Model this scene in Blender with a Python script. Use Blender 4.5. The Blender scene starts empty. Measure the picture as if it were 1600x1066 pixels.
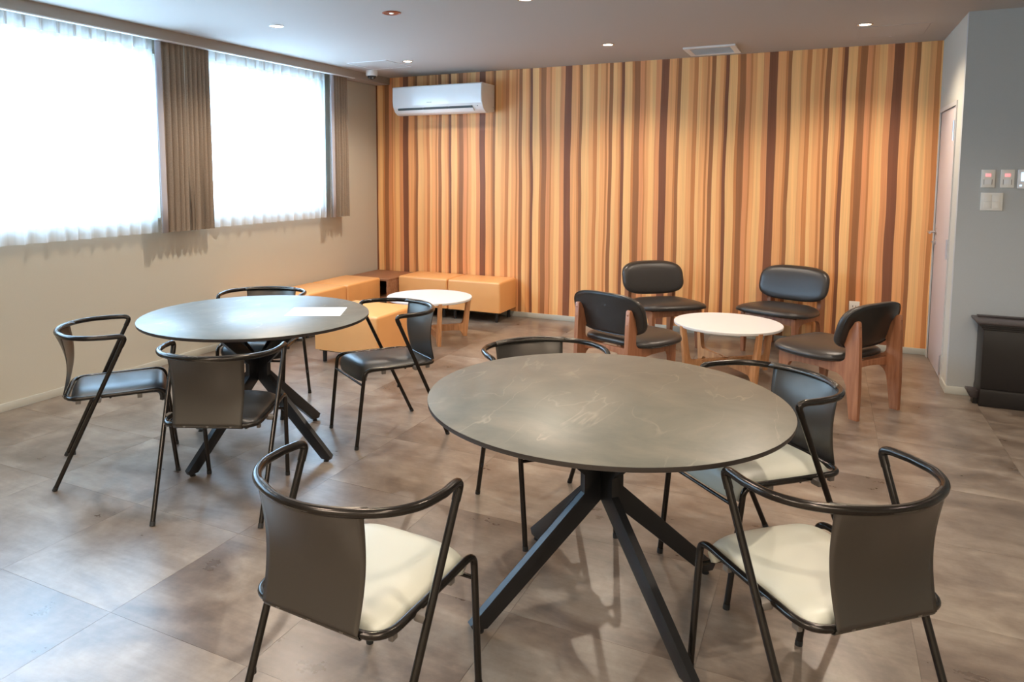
import bpy, bmesh, math, random
from mathutils import Vector, Matrix
random.seed(7)
PI = math.pi
sc = bpy.context.scene
C = sc.collection

# ------------------------------------------------------------------ camera, world, exposure
cam = bpy.data.cameras.new('camera'); co = bpy.data.objects.new('camera', cam); C.objects.link(co)
cam.sensor_width = 36.0; cam.lens = 36.0 * 1139.82 / 1600
cam.shift_x = (800 - 719.46) / 1600; cam.shift_y = -(533 - 372.08) / 1600
cam.clip_start = 0.05
co.location = (4.573, 0.0, 1.5); co.rotation_euler = (PI / 2 - 0.0901, 0, 0.4658)
sc.camera = co
sc.view_settings.view_transform = 'Standard'; sc.view_settings.look = 'None'
sc.view_settings.gamma = 1.0; sc.view_settings.use_curve_mapping = False
sc.view_settings.exposure = 0.55
w = bpy.data.worlds.new('world'); sc.world = w; w.use_nodes = True
bg = w.node_tree.nodes['Background']; bg.inputs[0].default_value = (0.44, 0.70, 1.0, 1); bg.inputs[1].default_value = 17.0
LAMP_W = 60.0; LAMP_COL = (1.0, 0.84, 0.68)
W, D, H, YC = 5.348, 6.984, 2.54, 5.826       # door wall x, back wall y, ceiling, corner y
RX, RY = 7.6, -2.6                            # right wall x, wall behind the camera
def portal(y0, y1, z0, z1):
    l = bpy.data.lights.new('window_portal', 'AREA'); l.shape = 'RECTANGLE'; l.size = z1 - z0; l.size_y = y1 - y0
    l.cycles.is_portal = True
    o = bpy.data.objects.new('window_portal', l); C.objects.link(o)
    o.location = (-0.19, (y0 + y1) / 2, (z0 + z1) / 2); o.rotation_euler = (0, -PI / 2, 0)
WIN = [(0.55, 3.98), (4.28, 5.99)]; WZ = (1.135, 2.385)
for a_, b_ in WIN: portal(a_, b_, *WZ)
# unseen fill lights added under the ceiling behind the camera to brighten the room
for x_, y_ in ((3.2, -1.2), (5.6, -1.2)):
    l = bpy.data.lights.new('rear_fill_light', 'AREA'); l.shape = 'RECTANGLE'; l.size = 1.2; l.size_y = 0.6; l.energy = 55; l.color = (1.0, 0.88, 0.74)
    o = bpy.data.objects.new('rear_fill_light', l); C.objects.link(o); o.location = (x_, y_, H - 0.01)

# ------------------------------------------------------------------ materials
def lin(c):
    return tuple((x / 12.92 if x <= 0.04045 else ((x + 0.055) / 1.055) ** 2.4) for x in [v / 255 for v in c]) + (1,)
def mat(name, col=(0.5, 0.5, 0.5, 1), rough=0.5, metal=0.0, spec=0.5, noise=0.0, nscale=20, bump=0.0, bscale=60, coat=0.0):
    m = bpy.data.materials.new(name); m.use_nodes = True
    nt = m.node_tree; b = nt.nodes['Principled BSDF']
    b.inputs['Base Color'].default_value = col; b.inputs['Roughness'].default_value = rough
    b.inputs['Metallic'].default_value = metal; b.inputs['Specular IOR Level'].default_value = spec
    b.inputs['Coat Weight'].default_value = coat
    if noise or bump:
        tc = nt.nodes.new('ShaderNodeTexCoord')
    if noise:
        n = nt.nodes.new('ShaderNodeTexNoise'); n.inputs['Scale'].default_value = nscale; n.inputs['Detail'].default_value = 4
        nt.links.new(tc.outputs['Object'], n.inputs['Vector'])
        r = nt.nodes.new('ShaderNodeMapRange'); r.inputs[3].default_value = 1 - noise; r.inputs[4].default_value = 1 + noise
        r.inputs[1].default_value = .3; r.inputs[2].default_value = .7
        nt.links.new(n.outputs['Fac'], r.inputs[0])
        mx = nt.nodes.new('ShaderNodeVectorMath'); mx.operation = 'SCALE'; mx.inputs[0].default_value = col[:3]
        nt.links.new(r.outputs[0], mx.inputs['Scale']); nt.links.new(mx.outputs[0], b.inputs['Base Color'])
    if bump:
        n2 = nt.nodes.new('ShaderNodeTexNoise'); n2.inputs['Scale'].default_value = bscale; n2.inputs['Detail'].default_value = 3
        nt.links.new(tc.outputs['Object'], n2.inputs['Vector'])
        bp = nt.nodes.new('ShaderNodeBump'); bp.inputs['Strength'].default_value = bump; bp.inputs['Distance'].default_value = 0.002
        nt.links.new(n2.outputs['Fac'], bp.inputs['Height']); nt.links.new(bp.outputs[0], b.inputs['Normal'])
    return m
def ramp(nt, stops, interp='LINEAR'):
    r = nt.nodes.new('ShaderNodeValToRGB'); r.color_ramp.interpolation = interp
    e = r.color_ramp.elements
    while len(e) < len(stops): e.new(0.5)
    for i, (p, c) in enumerate(stops): e[i].position = p
    for i, (p, c) in enumerate(stops): e[i].position = p; e[i].color = c
    return r
def N(nt, t, **k):
    n = nt.nodes.new(t)
    for a, v in k.items():
        if a.startswith('i_'):
            key = a[2:]; key = int(key) if key.isdigit() else key
            n.inputs[key].default_value = v
        else: setattr(n, a, v)
    return n
M = {}
M['wall'] = mat('greige_wallpaper', (0.53, 0.505, 0.425, 1), 0.75, noise=0.02, nscale=200, bump=0.25, bscale=350)
M['wall_grey'] = mat('grey_wallpaper', (0.44, 0.45, 0.435, 1), 0.75, noise=0.02, nscale=200, bump=0.25, bscale=350)
M['ceiling'] = mat('taupe_ceiling_paper', (0.45, 0.41, 0.37, 1), 0.8, bump=0.2, bscale=350)
M['beam'] = mat('taupe_beam_paper', (0.40, 0.355, 0.31, 1), 0.75, bump=0.2, bscale=350)
M['base'] = mat('grey_skirting', lin((186, 186, 176)), 0.45)
M['trimwhite'] = mat('white_trim', (0.75, 0.75, 0.74, 1), 0.4)
M['white_plastic'] = mat('white_plastic', (0.80, 0.79, 0.76, 1), 0.3)
M['ac_white'] = mat('glossy_white_plastic', (0.84, 0.85, 0.85, 1), 0.14)
M['cream_plastic'] = mat('cream_plastic', (0.78, 0.75, 0.68, 1), 0.4)
M['dark'] = mat('black_gap', (0.012, 0.012, 0.013, 1), 0.5)
M['slot'] = mat('dark_slot', (0.05, 0.07, 0.08, 1), 0.5)
M['frame'] = mat('gunmetal_tube', (0.038, 0.033, 0.029, 1), 0.22, 0.8, noise=.05)
M['sheet'] = mat('gunmetal_sheet', (0.088, 0.078, 0.067, 1), 0.36, 0.7, bump=.06, bscale=500)
M['foot'] = mat('black_rubber', (0.012, 0.012, 0.012, 1), 0.6)
M['rubber'] = mat('grey_rubber', (0.13, 0.115, 0.10, 1), 0.5)
M['screw'] = mat('steel_screw', (0.30, 0.29, 0.27, 1), 0.3, 1.0)
M['seat_cream'] = mat('cream_vinyl', (0.51, 0.515, 0.44, 1), 0.36, bump=.12, bscale=420)
M['seat_black'] = mat('black_vinyl', (0.034, 0.034, 0.033, 1), 0.36, bump=.12, bscale=420)
M['tbl_leg'] = mat('black_powder_coat', (0.012, 0.012, 0.013, 1), 0.36, bump=.06, bscale=700)
M['tbl_edge'] = mat('dark_table_edge', (0.030, 0.024, 0.021, 1), 0.35)
M['lounge_vinyl'] = mat('lounge_black_vinyl', (0.030, 0.026, 0.023, 1), 0.34, bump=.15, bscale=300)
M['piping'] = mat('black_piping', (0.02, 0.018, 0.016, 1), 0.35)
M['coffee_top'] = mat('white_laminate', (0.74, 0.72, 0.70, 1), 0.35, noise=.02, nscale=4)
M['orange'] = mat('tan_orange_vinyl', (0.80, 0.39, 0.14, 1), 0.34, noise=.02, nscale=5, bump=.1, bscale=250)
M['otto_leg'] = mat('dark_metal_leg', (0.04, 0.04, 0.042, 1), 0.35, .6)
M['otto_base'] = mat('dark_underside', (0.015, 0.013, 0.012, 1), 0.8)
M['black_wood'] = mat('black_lacquered_wood', (0.006, 0.004, 0.004, 1), 0.4, noise=.1)
M['black_wood_top'] = mat('dark_brown_lacquer', (0.040, 0.030, 0.030, 1), 0.30)
M['door'] = mat('pinkish_door_sheet', (0.62, 0.53, 0.49, 1), 0.4)
M['door_frame'] = mat('door_frame_grey', (0.52, 0.50, 0.47, 1), 0.4)
M['steel'] = mat('satin_steel', (0.62, 0.60, 0.60, 1), 0.28, 1.0)
M['copper'] = mat('copper_ring', (0.34, 0.12, 0.07, 1), 0.35, 0.6)
M['reflector'] = mat('lamp_reflector', (0.75, 0.74, 0.72, 1), 0.2, 0.9)
M['paper'] = mat('white_paper', (0.86, 0.86, 0.86, 1), 0.6)
M['grille'] = mat('aluminium_grille', (0.45, 0.47, 0.50, 1), 0.5, .3)
M['alu'] = mat('aluminium_window', (0.55, 0.56, 0.57, 1), 0.4, .3)
def emis(name, col, s):
    m = bpy.data.materials.new(name); m.use_nodes = True; nt = m.node_tree; b = nt.nodes['Principled BSDF']
    b.inputs['Base Color'].default_value = (*col, 1); b.inputs['Emission Color'].default_value = (*col, 1); b.inputs['Emission Strength'].default_value = s
    return m
M['lamp'] = emis('lamp_lens_lit', (1.0, 0.88, 0.72), 14)
M['lamp_off_glow'] = emis('lamp_small_lens', (0.95, 0.95, 0.9), 0.35)  # lens of the unlit eyeball, with a faint glow put into its material
M['led'] = emis('pink_indicator', (1.0, 0.28, 0.28), 0.75)
M['lcd'] = emis('blue_display', (0.55, 0.75, 1.0), 0.9)
# glass, single thin pane
m = bpy.data.materials.new('window_glass'); m.use_nodes = True; nt = m.node_tree; nt.nodes.clear()
o_ = N(nt, 'ShaderNodeOutputMaterial'); mx = N(nt, 'ShaderNodeMixShader'); fr = N(nt, 'ShaderNodeFresnel', i_IOR=1.45)
t_ = N(nt, 'ShaderNodeBsdfTransparent'); t_.inputs[0].default_value = (.94, .97, .97, 1); g_ = N(nt, 'ShaderNodeBsdfGlossy'); g_.inputs['Roughness'].default_value = 0.02
for a, b in ((fr.outputs[0], mx.inputs[0]), (t_.outputs[0], mx.inputs[1]), (g_.outputs[0], mx.inputs[2]), (mx.outputs[0], o_.inputs[0])): nt.links.new(a, b)
M['glass'] = m
# sheer curtain
def sheer(name, col, tr, trl=.6):
    m = bpy.data.materials.new(name); m.use_nodes = True; nt = m.node_tree; nt.nodes.clear()
    o_ = N(nt, 'ShaderNodeOutputMaterial'); m1 = N(nt, 'ShaderNodeMixShader'); m2 = N(nt, 'ShaderNodeMixShader')
    t_ = N(nt, 'ShaderNodeBsdfTransparent'); d_ = N(nt, 'ShaderNodeBsdfDiffuse', i_Color=col); l_ = N(nt, 'ShaderNodeBsdfTranslucent', i_Color=col)
    m1.inputs[0].default_value = trl; nt.links.new(d_.outputs[0], m1.inputs[1]); nt.links.new(l_.outputs[0], m1.inputs[2])
    tc = N(nt, 'ShaderNodeTexCoord'); mp = N(nt, 'ShaderNodeMapping'); mp.inputs['Scale'].default_value = (4, 30, .6)
    n = N(nt, 'ShaderNodeTexNoise', i_Scale=1.0, i_Detail=3.0); nt.links.new(tc.outputs['Object'], mp.inputs[0]); nt.links.new(mp.outputs[0], n.inputs['Vector'])
    r = N(nt, 'ShaderNodeMapRange'); r.inputs[1].default_value = .3; r.inputs[2].default_value = .7; r.inputs[3].default_value = tr - .07; r.inputs[4].default_value = tr + .07
    nt.links.new(n.outputs['Fac'], r.inputs[0]); inv = N(nt, 'ShaderNodeMath', operation='SUBTRACT'); inv.inputs[0].default_value = 1; nt.links.new(r.outputs[0], inv.inputs[1])
    nt.links.new(inv.outputs[0], m2.inputs[0]); nt.links.new(t_.outputs[0], m2.inputs[1]); nt.links.new(m1.outputs[0], m2.inputs[2]); nt.links.new(m2.outputs[0], o_.inputs[0])
    return m
M['sheer'] = sheer('white_sheer', (.90, .90, .89, 1), .34)
M['sheer_band'] = sheer('white_sheer_double', (.86, .83, .80, 1), .10, .45)
M['drape'] = mat('brown_drape', (0.31, 0.24, 0.18, 1), 0.85, noise=.14, nscale=160, bump=.3, bscale=400)
M['drape_lining'] = mat('grey_drape_lining', (0.50, 0.50, 0.56, 1), 0.8)
# striped timber-print wallpaper, period 0.931 m
m = bpy.data.materials.new('striped_timber_wallpaper'); m.use_nodes = True; nt = m.node_tree; b = nt.nodes['Principled BSDF']
b.inputs['Roughness'].default_value = 0.5; b.inputs['Specular IOR Level'].default_value = 0.35
tc = N(nt, 'ShaderNodeTexCoord'); sx = N(nt, 'ShaderNodeSeparateXYZ'); nt.links.new(tc.outputs['Object'], sx.inputs[0])
wob = N(nt, 'ShaderNodeTexNoise', i_Scale=1.0, i_Detail=1.5); mp = N(nt, 'ShaderNodeMapping'); mp.inputs['Scale'].default_value = (3.5, 1, 1.0)
nt.links.new(tc.outputs['Object'], mp.inputs[0]); nt.links.new(mp.outputs[0], wob.inputs['Vector'])
ws = N(nt, 'ShaderNodeMath', operation='MULTIPLY_ADD'); ws.inputs[1].default_value = 0.04; ws.inputs[2].default_value = -0.020 - 3.148 + 0.931 * 5
nt.links.new(wob.outputs['Fac'], ws.inputs[0]); ad = N(nt, 'ShaderNodeMath', operation='ADD'); nt.links.new(ws.outputs[0], ad.inputs[0]); nt.links.new(sx.outputs[0], ad.inputs[1])
dv = N(nt, 'ShaderNodeMath', operation='DIVIDE'); dv.inputs[1].default_value = 0.931; nt.links.new(ad.outputs[0], dv.inputs[0])
fc = N(nt, 'ShaderNodeMath', operation='FRACT'); nt.links.new(dv.outputs[0], fc.inputs[0])
LT, PE, MO, BR, DK, SA = (.92, .52, .21, 1), (.84, .40, .155, 1), (.60, .235, .078, 1), (.36, .145, .055, 1), (.24, .088, .042, 1), (.76, .32, .13, 1)
sp = [(3.148, DK), (3.214, PE), (3.28, MO), (3.30, BR), (3.328, LT), (3.398, PE), (3.441, MO), (3.478, LT), (3.505, PE), (3.552, MO), (3.573, PE), (3.591, BR), (3.625, LT), (3.667, PE), (3.70, MO), (3.715, DK), (3.741, LT), (3.81, MO), (3.833, BR), (3.886, SA), (3.925, MO), (3.938, PE), (3.975, LT), (4.03, SA)]
rp = ramp(nt, [((x - 3.148) / .931, c) for x, c in sp], 'CONSTANT'); nt.links.new(fc.outputs[0], rp.inputs[0])
mp2 = N(nt, 'ShaderNodeMapping'); mp2.inputs['Scale'].default_value = (130, 1, 1.2); nt.links.new(tc.outputs['Object'], mp2.inputs[0])
gr = N(nt, 'ShaderNodeTexNoise', i_Scale=1.0, i_Detail=4.0); nt.links.new(mp2.outputs[0], gr.inputs['Vector'])
mp3 = N(nt, 'ShaderNodeMapping'); mp3.inputs['Scale'].default_value = (26, 1, .55); nt.links.new(tc.outputs['Object'], mp3.inputs[0])
gr2 = N(nt, 'ShaderNodeTexNoise', i_Scale=1.0, i_Detail=2.0); nt.links.new(mp3.outputs[0], gr2.inputs['Vector'])
r1 = N(nt, 'ShaderNodeMapRange'); r1.inputs[1].default_value = .3; r1.inputs[2].default_value = .7; r1.inputs[3].default_value = .91; r1.inputs[4].default_value = 1.07; nt.links.new(gr.outputs['Fac'], r1.inputs[0])
r2 = N(nt, 'ShaderNodeMapRange'); r2.inputs[1].default_value = .3; r2.inputs[2].default_value = .7; r2.inputs[3].default_value = .90; r2.inputs[4].default_value = 1.08; nt.links.new(gr2.outputs['Fac'], r2.inputs[0])
mm = N(nt, 'ShaderNodeMath', operation='MULTIPLY'); nt.links.new(r1.outputs[0], mm.inputs[0]); nt.links.new(r2.outputs[0], mm.inputs[1])
sv = N(nt, 'ShaderNodeVectorMath', operation='SCALE'); nt.links.new(rp.outputs[0], sv.inputs[0]); nt.links.new(mm.outputs[0], sv.inputs['Scale']); nt.links.new(sv.outputs[0], b.inputs['Base Color'])
M['stripe'] = m
# floor tile: weathered brown-grey vinyl
m = bpy.data.materials.new('weathered_floor_tile'); m.use_nodes = True; nt = m.node_tree; b = nt.nodes['Principled BSDF']
geo = N(nt, 'ShaderNodeNewGeometry'); oi = N(nt, 'ShaderNodeObjectInfo')
off = N(nt, 'ShaderNodeVectorMath', operation='MULTIPLY_ADD'); off.inputs[1].default_value = (31, 17, 9)
nt.links.new(oi.outputs['Random'], off.inputs[0]); nt.links.new(geo.outputs['Position'], off.inputs[2])
mpa = N(nt, 'ShaderNodeMapping'); mpa.inputs['Scale'].default_value = (2.3, 3.7, 1); nt.links.new(off.outputs[0], mpa.inputs[0])
n1 = N(nt, 'ShaderNodeTexNoise', i_Scale=1.0, i_Detail=9.0, i_Roughness=.58, i_Distortion=.8); nt.links.new(mpa.outputs[0], n1.inputs['Vector'])
mpb = N(nt, 'ShaderNodeMapping'); mpb.inputs['Scale'].default_value = (1, 1, 1); nt.links.new(off.outputs[0], mpb.inputs[0])
n2 = N(nt, 'ShaderNodeTexNoise', i_Scale=9.0, i_Detail=9.0, i_Roughness=.7); nt.links.new(mpb.outputs[0], n2.inputs['Vector'])
mpc = N(nt, 'ShaderNodeMapping'); mpc.inputs['Scale'].default_value = (4, 60, 1); nt.links.new(off.outputs[0], mpc.inputs[0])
n3 = N(nt, 'ShaderNodeTexNoise', i_Scale=1.0, i_Detail=5.0, i_Roughness=.6); nt.links.new(mpc.outputs[0], n3.inputs['Vector'])
a1 = N(nt, 'ShaderNodeMath', operation='MULTIPLY_ADD'); a1.inputs[1].default_value = .30; nt.links.new(n2.outputs['Fac'], a1.inputs[0])
a0 = N(nt, 'ShaderNodeMath', operation='MULTIPLY'); a0.inputs[1].default_value = .58; nt.links.new(n1.outputs['Fac'], a0.inputs[0]); nt.links.new(a0.outputs[0], a1.inputs[2])
a2 = N(nt, 'ShaderNodeMath', operation='MULTIPLY_ADD'); a2.inputs[1].default_value = .10; nt.links.new(n3.outputs['Fac'], a2.inputs[0]); nt.links.new(a1.outputs[0], a2.inputs[2])
rnd = N(nt, 'ShaderNodeMath', operation='MULTIPLY_ADD'); rnd.inputs[1].default_value = .06; nt.links.new(oi.outputs['Random'], rnd.inputs[0]); nt.links.new(a2.outputs[0], rnd.inputs[2])
rp = ramp(nt, [(.36, (.090, .065, .048, 1)), (.44, (.128, .096, .073, 1)), (.50, (.170, .132, .102, 1)), (.56, (.215, .173, .136, 1)), (.66, (.30, .252, .200, 1))])
nt.links.new(rnd.outputs[0], rp.inputs[0]); nt.links.new(rp.outputs[0], b.inputs['Base Color'])
rr = N(nt, 'ShaderNodeMapRange'); rr.inputs[1].default_value = .35; rr.inputs[2].default_value = .7; rr.inputs[3].default_value = .27; rr.inputs[4].default_value = .34
nt.links.new(a2.outputs[0], rr.inputs[0]); nt.links.new(rr.outputs[0], b.inputs['Roughness'])
b.inputs['Specular IOR Level'].default_value = 0.8
bp = N(nt, 'ShaderNodeBump'); bp.inputs['Strength'].default_value = .12; bp.inputs['Distance'].default_value = .0015; nt.links.new(a2.outputs[0], bp.inputs['Height']); nt.links.new(bp.outputs[0], b.inputs['Normal'])
M['tile'] = m
M['grout'] = mat('floor_underlay', (0.10, 0.085, 0.07, 1), 0.8)
# stone-look table top
m = bpy.data.materials.new('grey_stone_laminate'); m.use_nodes = True; nt = m.node_tree; b = nt.nodes['Principled BSDF']
tc = N(nt, 'ShaderNodeTexCoord'); n1 = N(nt, 'ShaderNodeTexNoise', i_Scale=3.0, i_Detail=8.0, i_Roughness=.65, i_Distortion=.6); nt.links.new(tc.outputs['Object'], n1.inputs['Vector'])
rp = ramp(nt, [(.35, (.095, .098, .080, 1)), (.5, (.128, .126, .102, 1)), (.68, (.175, .162, .128, 1))]); nt.links.new(n1.outputs['Fac'], rp.inputs[0])
mpv = N(nt, 'ShaderNodeMapping'); mpv.inputs['Rotation'].default_value = (0, 0, .9); mpv.inputs['Scale'].default_value = (2.2, .9, 1); nt.links.new(tc.outputs['Object'], mpv.inputs[0])
dn = N(nt, 'ShaderNodeTexNoise', i_Scale=2.4, i_Detail=4.0, i_Roughness=.42, i_Distortion=.5); nt.links.new(mpv.outputs[0], dn.inputs['Vector'])
ab = N(nt, 'ShaderNodeMath', operation='SUBTRACT'); ab.inputs[1].default_value = .5; nt.links.new(dn.outputs['Fac'], ab.inputs[0])
ab2 = N(nt, 'ShaderNodeMath', operation='ABSOLUTE'); nt.links.new(ab.outputs[0], ab2.inputs[0])
vr = N(nt, 'ShaderNodeMapRange'); vr.inputs[1].default_value = 0; vr.inputs[2].default_value = .008; vr.inputs[3].default_value = .32; vr.inputs[4].default_value = 0; nt.links.new(ab2.outputs[0], vr.inputs[0])
n4 = N(nt, 'ShaderNodeTexNoise', i_Scale=5.0, i_Detail=3.0); nt.links.new(tc.outputs['Object'], n4.inputs['Vector'])
vm = N(nt, 'ShaderNodeMapRange'); vm.inputs[1].default_value = .42; vm.inputs[2].default_value = .60; nt.links.new(n4.outputs['Fac'], vm.inputs[0])
vv = N(nt, 'ShaderNodeMath', operation='MULTIPLY'); nt.links.new(vr.outputs[0], vv.inputs[0]); nt.links.new(vm.outputs[0], vv.inputs[1])
mc = N(nt, 'ShaderNodeMix', data_type='RGBA'); nt.links.new(vv.outputs[0], mc.inputs[0]); nt.links.new(rp.outputs[0], mc.inputs[6]); mc.inputs[7].default_value = (.42, .37, .29, 1)
nt.links.new(mc.outputs[2], b.inputs['Base Color']); b.inputs['Roughness'].default_value = .40; b.inputs['Specular IOR Level'].default_value = .75
n5 = N(nt, 'ShaderNodeTexNoise', i_Scale=90.0, i_Detail=3.0); nt.links.new(tc.outputs['Object'], n5.inputs['Vector'])
bp = N(nt, 'ShaderNodeBump'); bp.inputs['Strength'].default_value = .1; bp.inputs['Distance'].default_value = .001; nt.links.new(n5.outputs['Fac'], bp.inputs['Height']); nt.links.new(bp.outputs[0], b.inputs['Normal'])
M['stone'] = m
def wood(name, c1, c2, scale=(3, 40, 40), rough=.42):
    m = bpy.data.materials.new(name); m.use_nodes = True; nt = m.node_tree; b = nt.nodes['Principled BSDF']
    tc = N(nt, 'ShaderNodeTexCoord'); mp = N(nt, 'ShaderNodeMapping'); mp.inputs['Scale'].default_value = scale; nt.links.new(tc.outputs['Object'], mp.inputs[0])
    n = N(nt, 'ShaderNodeTexNoise', i_Scale=1.0, i_Detail=4.0, i_Distortion=.4); nt.links.new(mp.outputs[0], n.inputs['Vector'])
    r = ramp(nt, [(.33, c1), (.66, c2)]); nt.links.new(n.outputs['Fac'], r.inputs[0]); nt.links.new(r.outputs[0], b.inputs['Base Color']); b.inputs['Roughness'].default_value = rough
    return m
M['walnut'] = wood('lounge_chair_wood', (.27, .105, .050, 1), (.40, .175, .088, 1), (45, 45, 4))
M['oak'] = wood('coffee_table_wood', (.47, .21, .085, 1), (.66, .34, .155, 1), (45, 45, 5))
M['cab_wood'] = wood('corner_table_wood', (.25, .105, .052, 1), (.36, .165, .085, 1), (6, 50, 50))

# ------------------------------------------------------------------ mesh helpers
def link(name, me, mt, parent=None, smooth=False):
    o = bpy.data.objects.new(name, me); C.objects.link(o)
    if mt is not None: me.materials.append(M[mt] if isinstance(mt, str) else mt)
    if parent: o.parent = parent
    if smooth:
        me.polygons.foreach_set('use_smooth', [True] * len(me.polygons)); me.update()
        if smooth != 'all':
            me.set_sharp_from_angle(angle=math.radians(38))
    return o
def mesh(name, v, f):
    me = bpy.data.meshes.new(name); me.from_pydata([tuple(p) for p in v], [], f); me.validate(); me.update(); return me
def frombm(name, bm):
    bmesh.ops.recalc_face_normals(bm, faces=bm.faces)
    me = bpy.data.meshes.new(name); bm.to_mesh(me); bm.free(); return me
def box(name, a, b, mt, parent=None, bev=0.0, seg=2, smooth=False):
    bm = bmesh.new(); bmesh.ops.create_cube(bm, size=1)
    for v in bm.verts: v.co = Vector([(a[i] + b[i]) / 2 + v.co[i] * (b[i] - a[i]) for i in range(3)])
    if bev: bmesh.ops.bevel(bm, geom=bm.edges[:], offset=bev, segments=seg, profile=.5, affect='EDGES')
    return link(name, frombm(name, bm), mt, parent, smooth or bev > 0)
def boxes(name, L, mt, parent=None):
    bm = bmesh.new()
    for a, b in L:
        r = bmesh.ops.create_cube(bm, size=1)
        for v in r['verts']: v.co = Vector([(a[i] + b[i]) / 2 + v.co[i] * (b[i] - a[i]) for i in range(3)])
    return link(name, frombm(name, bm), mt, parent)
def prism(name, poly, lo, hi, mt, parent=None, axis='x', bev=0.0, mtx=None, smooth=False):
    """polygon in the two other axes, extruded along axis (lo..hi)"""
    def P(t, p):
        if axis == 'x': return Vector((t, p[0], p[1]))
        if axis == 'y': return Vector((p[0], t, p[1]))
        return Vector((p[0], p[1], t))
    bm = bmesh.new(); a = [bm.verts.new(P(lo, p)) for p in poly]; b = [bm.verts.new(P(hi, p)) for p in poly]
    n = len(poly); bm.faces.new(a); bm.faces.new(b[::-1])
    for i in range(n): bm.faces.new((a[i], b[i], b[(i + 1) % n], a[(i + 1) % n]))
    if bev: 
        cap = [e for e in bm.edges if (e.verts[0] in a and e.verts[1] in a) or (e.verts[0] in b and e.verts[1] in b)]
        bmesh.ops.bevel(bm, geom=cap, offset=bev, segments=2, profile=.5, affect='EDGES', clamp_overlap=True)
    if mtx: bmesh.ops.transform(bm, matrix=mtx, verts=bm.verts[:])
    return link(name, frombm(name, bm), mt, parent, smooth or bev > 0)
def tube_data(pts, r, n=12, cap=True):
    pts = [Vector(p) for p in pts]; T = []
    for i in range(len(pts)):
        a = pts[max(i - 1, 0)]; b = pts[min(i + 1, len(pts) - 1)]; T.append((b - a).normalized())
    up = Vector((0, 0, 1)) if abs(T[0].z) < .9 else Vector((0, 1, 0))
    u = (up - T[0] * up.dot(T[0])).normalized(); V = []; F = []
    for i, p in enumerate(pts):
        u = (u - T[i] * u.dot(T[i])).normalized(); w_ = T[i].cross(u)
        for k in range(n):
            a = 2 * PI * k / n; V.append(p + r * (math.cos(a) * u + math.sin(a) * w_))
        if i:
            for k in range(n): F.append(((i - 1) * n + k, (i - 1) * n + (k + 1) % n, i * n + (k + 1) % n, i * n + k))
    if cap: F.append(tuple(range(n))[::-1]); F.append(tuple((len(pts) - 1) * n + k for k in range(n)))
    return V, F
def tube(name, pts, r, mt, parent=None, n=12):
    V, F = tube_data(pts, r, n); return link(name, mesh(name, V, F), mt, parent, True)
def fillet(pts, r, n=6):
    """round the inner corners of a polyline; r one number or a list per corner"""
    P_ = [Vector(p) for p in pts]; out = [P_[0]]
    for i in range(1, len(P_) - 1):
        rr = r[i - 1] if isinstance(r, (list, tuple)) else r
        a = (P_[i - 1] - P_[i]); b = (P_[i + 1] - P_[i]); ra = min(rr, a.length * .49); rb = min(rr, b.length * .49)
        A_ = P_[i] + a.normalized() * ra; B_ = P_[i] + b.normalized() * rb
        for k in range(n + 1):
            t = k / n; out.append((1 - t) ** 2 * A_ + 2 * t * (1 - t) * P_[i] + t * t * B_)
    out.append(P_[-1]); return out
def catmull(pts, n=6):
    P_ = [Vector(p) for p in pts]; P_ = [2 * P_[0] - P_[1]] + P_ + [2 * P_[-1] - P_[-2]]; out = []
    for i in range(1, len(P_) - 2):
        for k in range(n):
            t = k / n; a, b, c, d = P_[i - 1:i + 3]
            out.append(.5 * ((2 * b) + (-a + c) * t + (2 * a - 5 * b + 4 * c - d) * t * t + (-a + 3 * b - 3 * c + d) * t ** 3))
    out.append(P_[-2]); return out
def lathe(name, prof, mt, parent=None, n=48, loc=(0, 0, 0), smooth=True):
    V = []; F = []
    for i, (r, z) in enumerate(prof):
        for k in range(n):
            a = 2 * PI * k / n; V.append((loc[0] + r * math.cos(a), loc[1] + r * math.sin(a), loc[2] + z))
        if i:
            for k in range(n): F.append(((i - 1) * n + k, (i - 1) * n + (k + 1) % n, i * n + (k + 1) % n, i * n + k))
    F.append(tuple(range(n))[::-1]); F.append(tuple((len(prof) - 1) * n + k for k in range(n)))
    me = mesh(name, V, F); bm = bmesh.new(); bm.from_mesh(me); bmesh.ops.recalc_face_normals(bm, faces=bm.faces); bm.to_mesh(me); bm.free()
    return link(name, me, mt, parent, smooth)
def grid(name, fn, nu, nv, mt, parent=None, thick=0.0):
    V = [fn(i / nu, j / nv) for j in range(nv + 1) for i in range(nu + 1)]
    F = [(j * (nu + 1) + i, j * (nu + 1) + i + 1, (j + 1) * (nu + 1) + i + 1, (j + 1) * (nu + 1) + i) for j in range(nv) for i in range(nu)]
    o = link(name, mesh(name, V, F), mt, parent, 'all')
    if thick:
        s = o.modifiers.new('thick', 'SOLIDIFY'); s.thickness = thick; s.offset = 0
    return o
def thing(name, label, cat, loc=(0, 0, 0), rz=0.0, group=None):
    o = bpy.data.objects.new(name, None); o.empty_display_size = .1; C.objects.link(o)
    o.location = loc; o.rotation_euler = (0, 0, rz); o['label'] = label; o['category'] = cat
    if group: o['group'] = group
    return o
def struct(o): o['kind'] = 'structure'; return o
def sroot(name):
    o = bpy.data.objects.new(name, None); C.objects.link(o); return struct(o)
def dup(root, loc, rz, label, group=None):
    r = root.copy(); C.objects.link(r); r.location = loc; r.rotation_euler = (0, 0, rz); r['label'] = label
    if group: r['group'] = group
    def rec(a, b):
        for ch in a.children:
            c = ch.copy(); C.objects.link(c); c.parent = b; rec(ch, c)
    rec(root, r); return r

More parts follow.
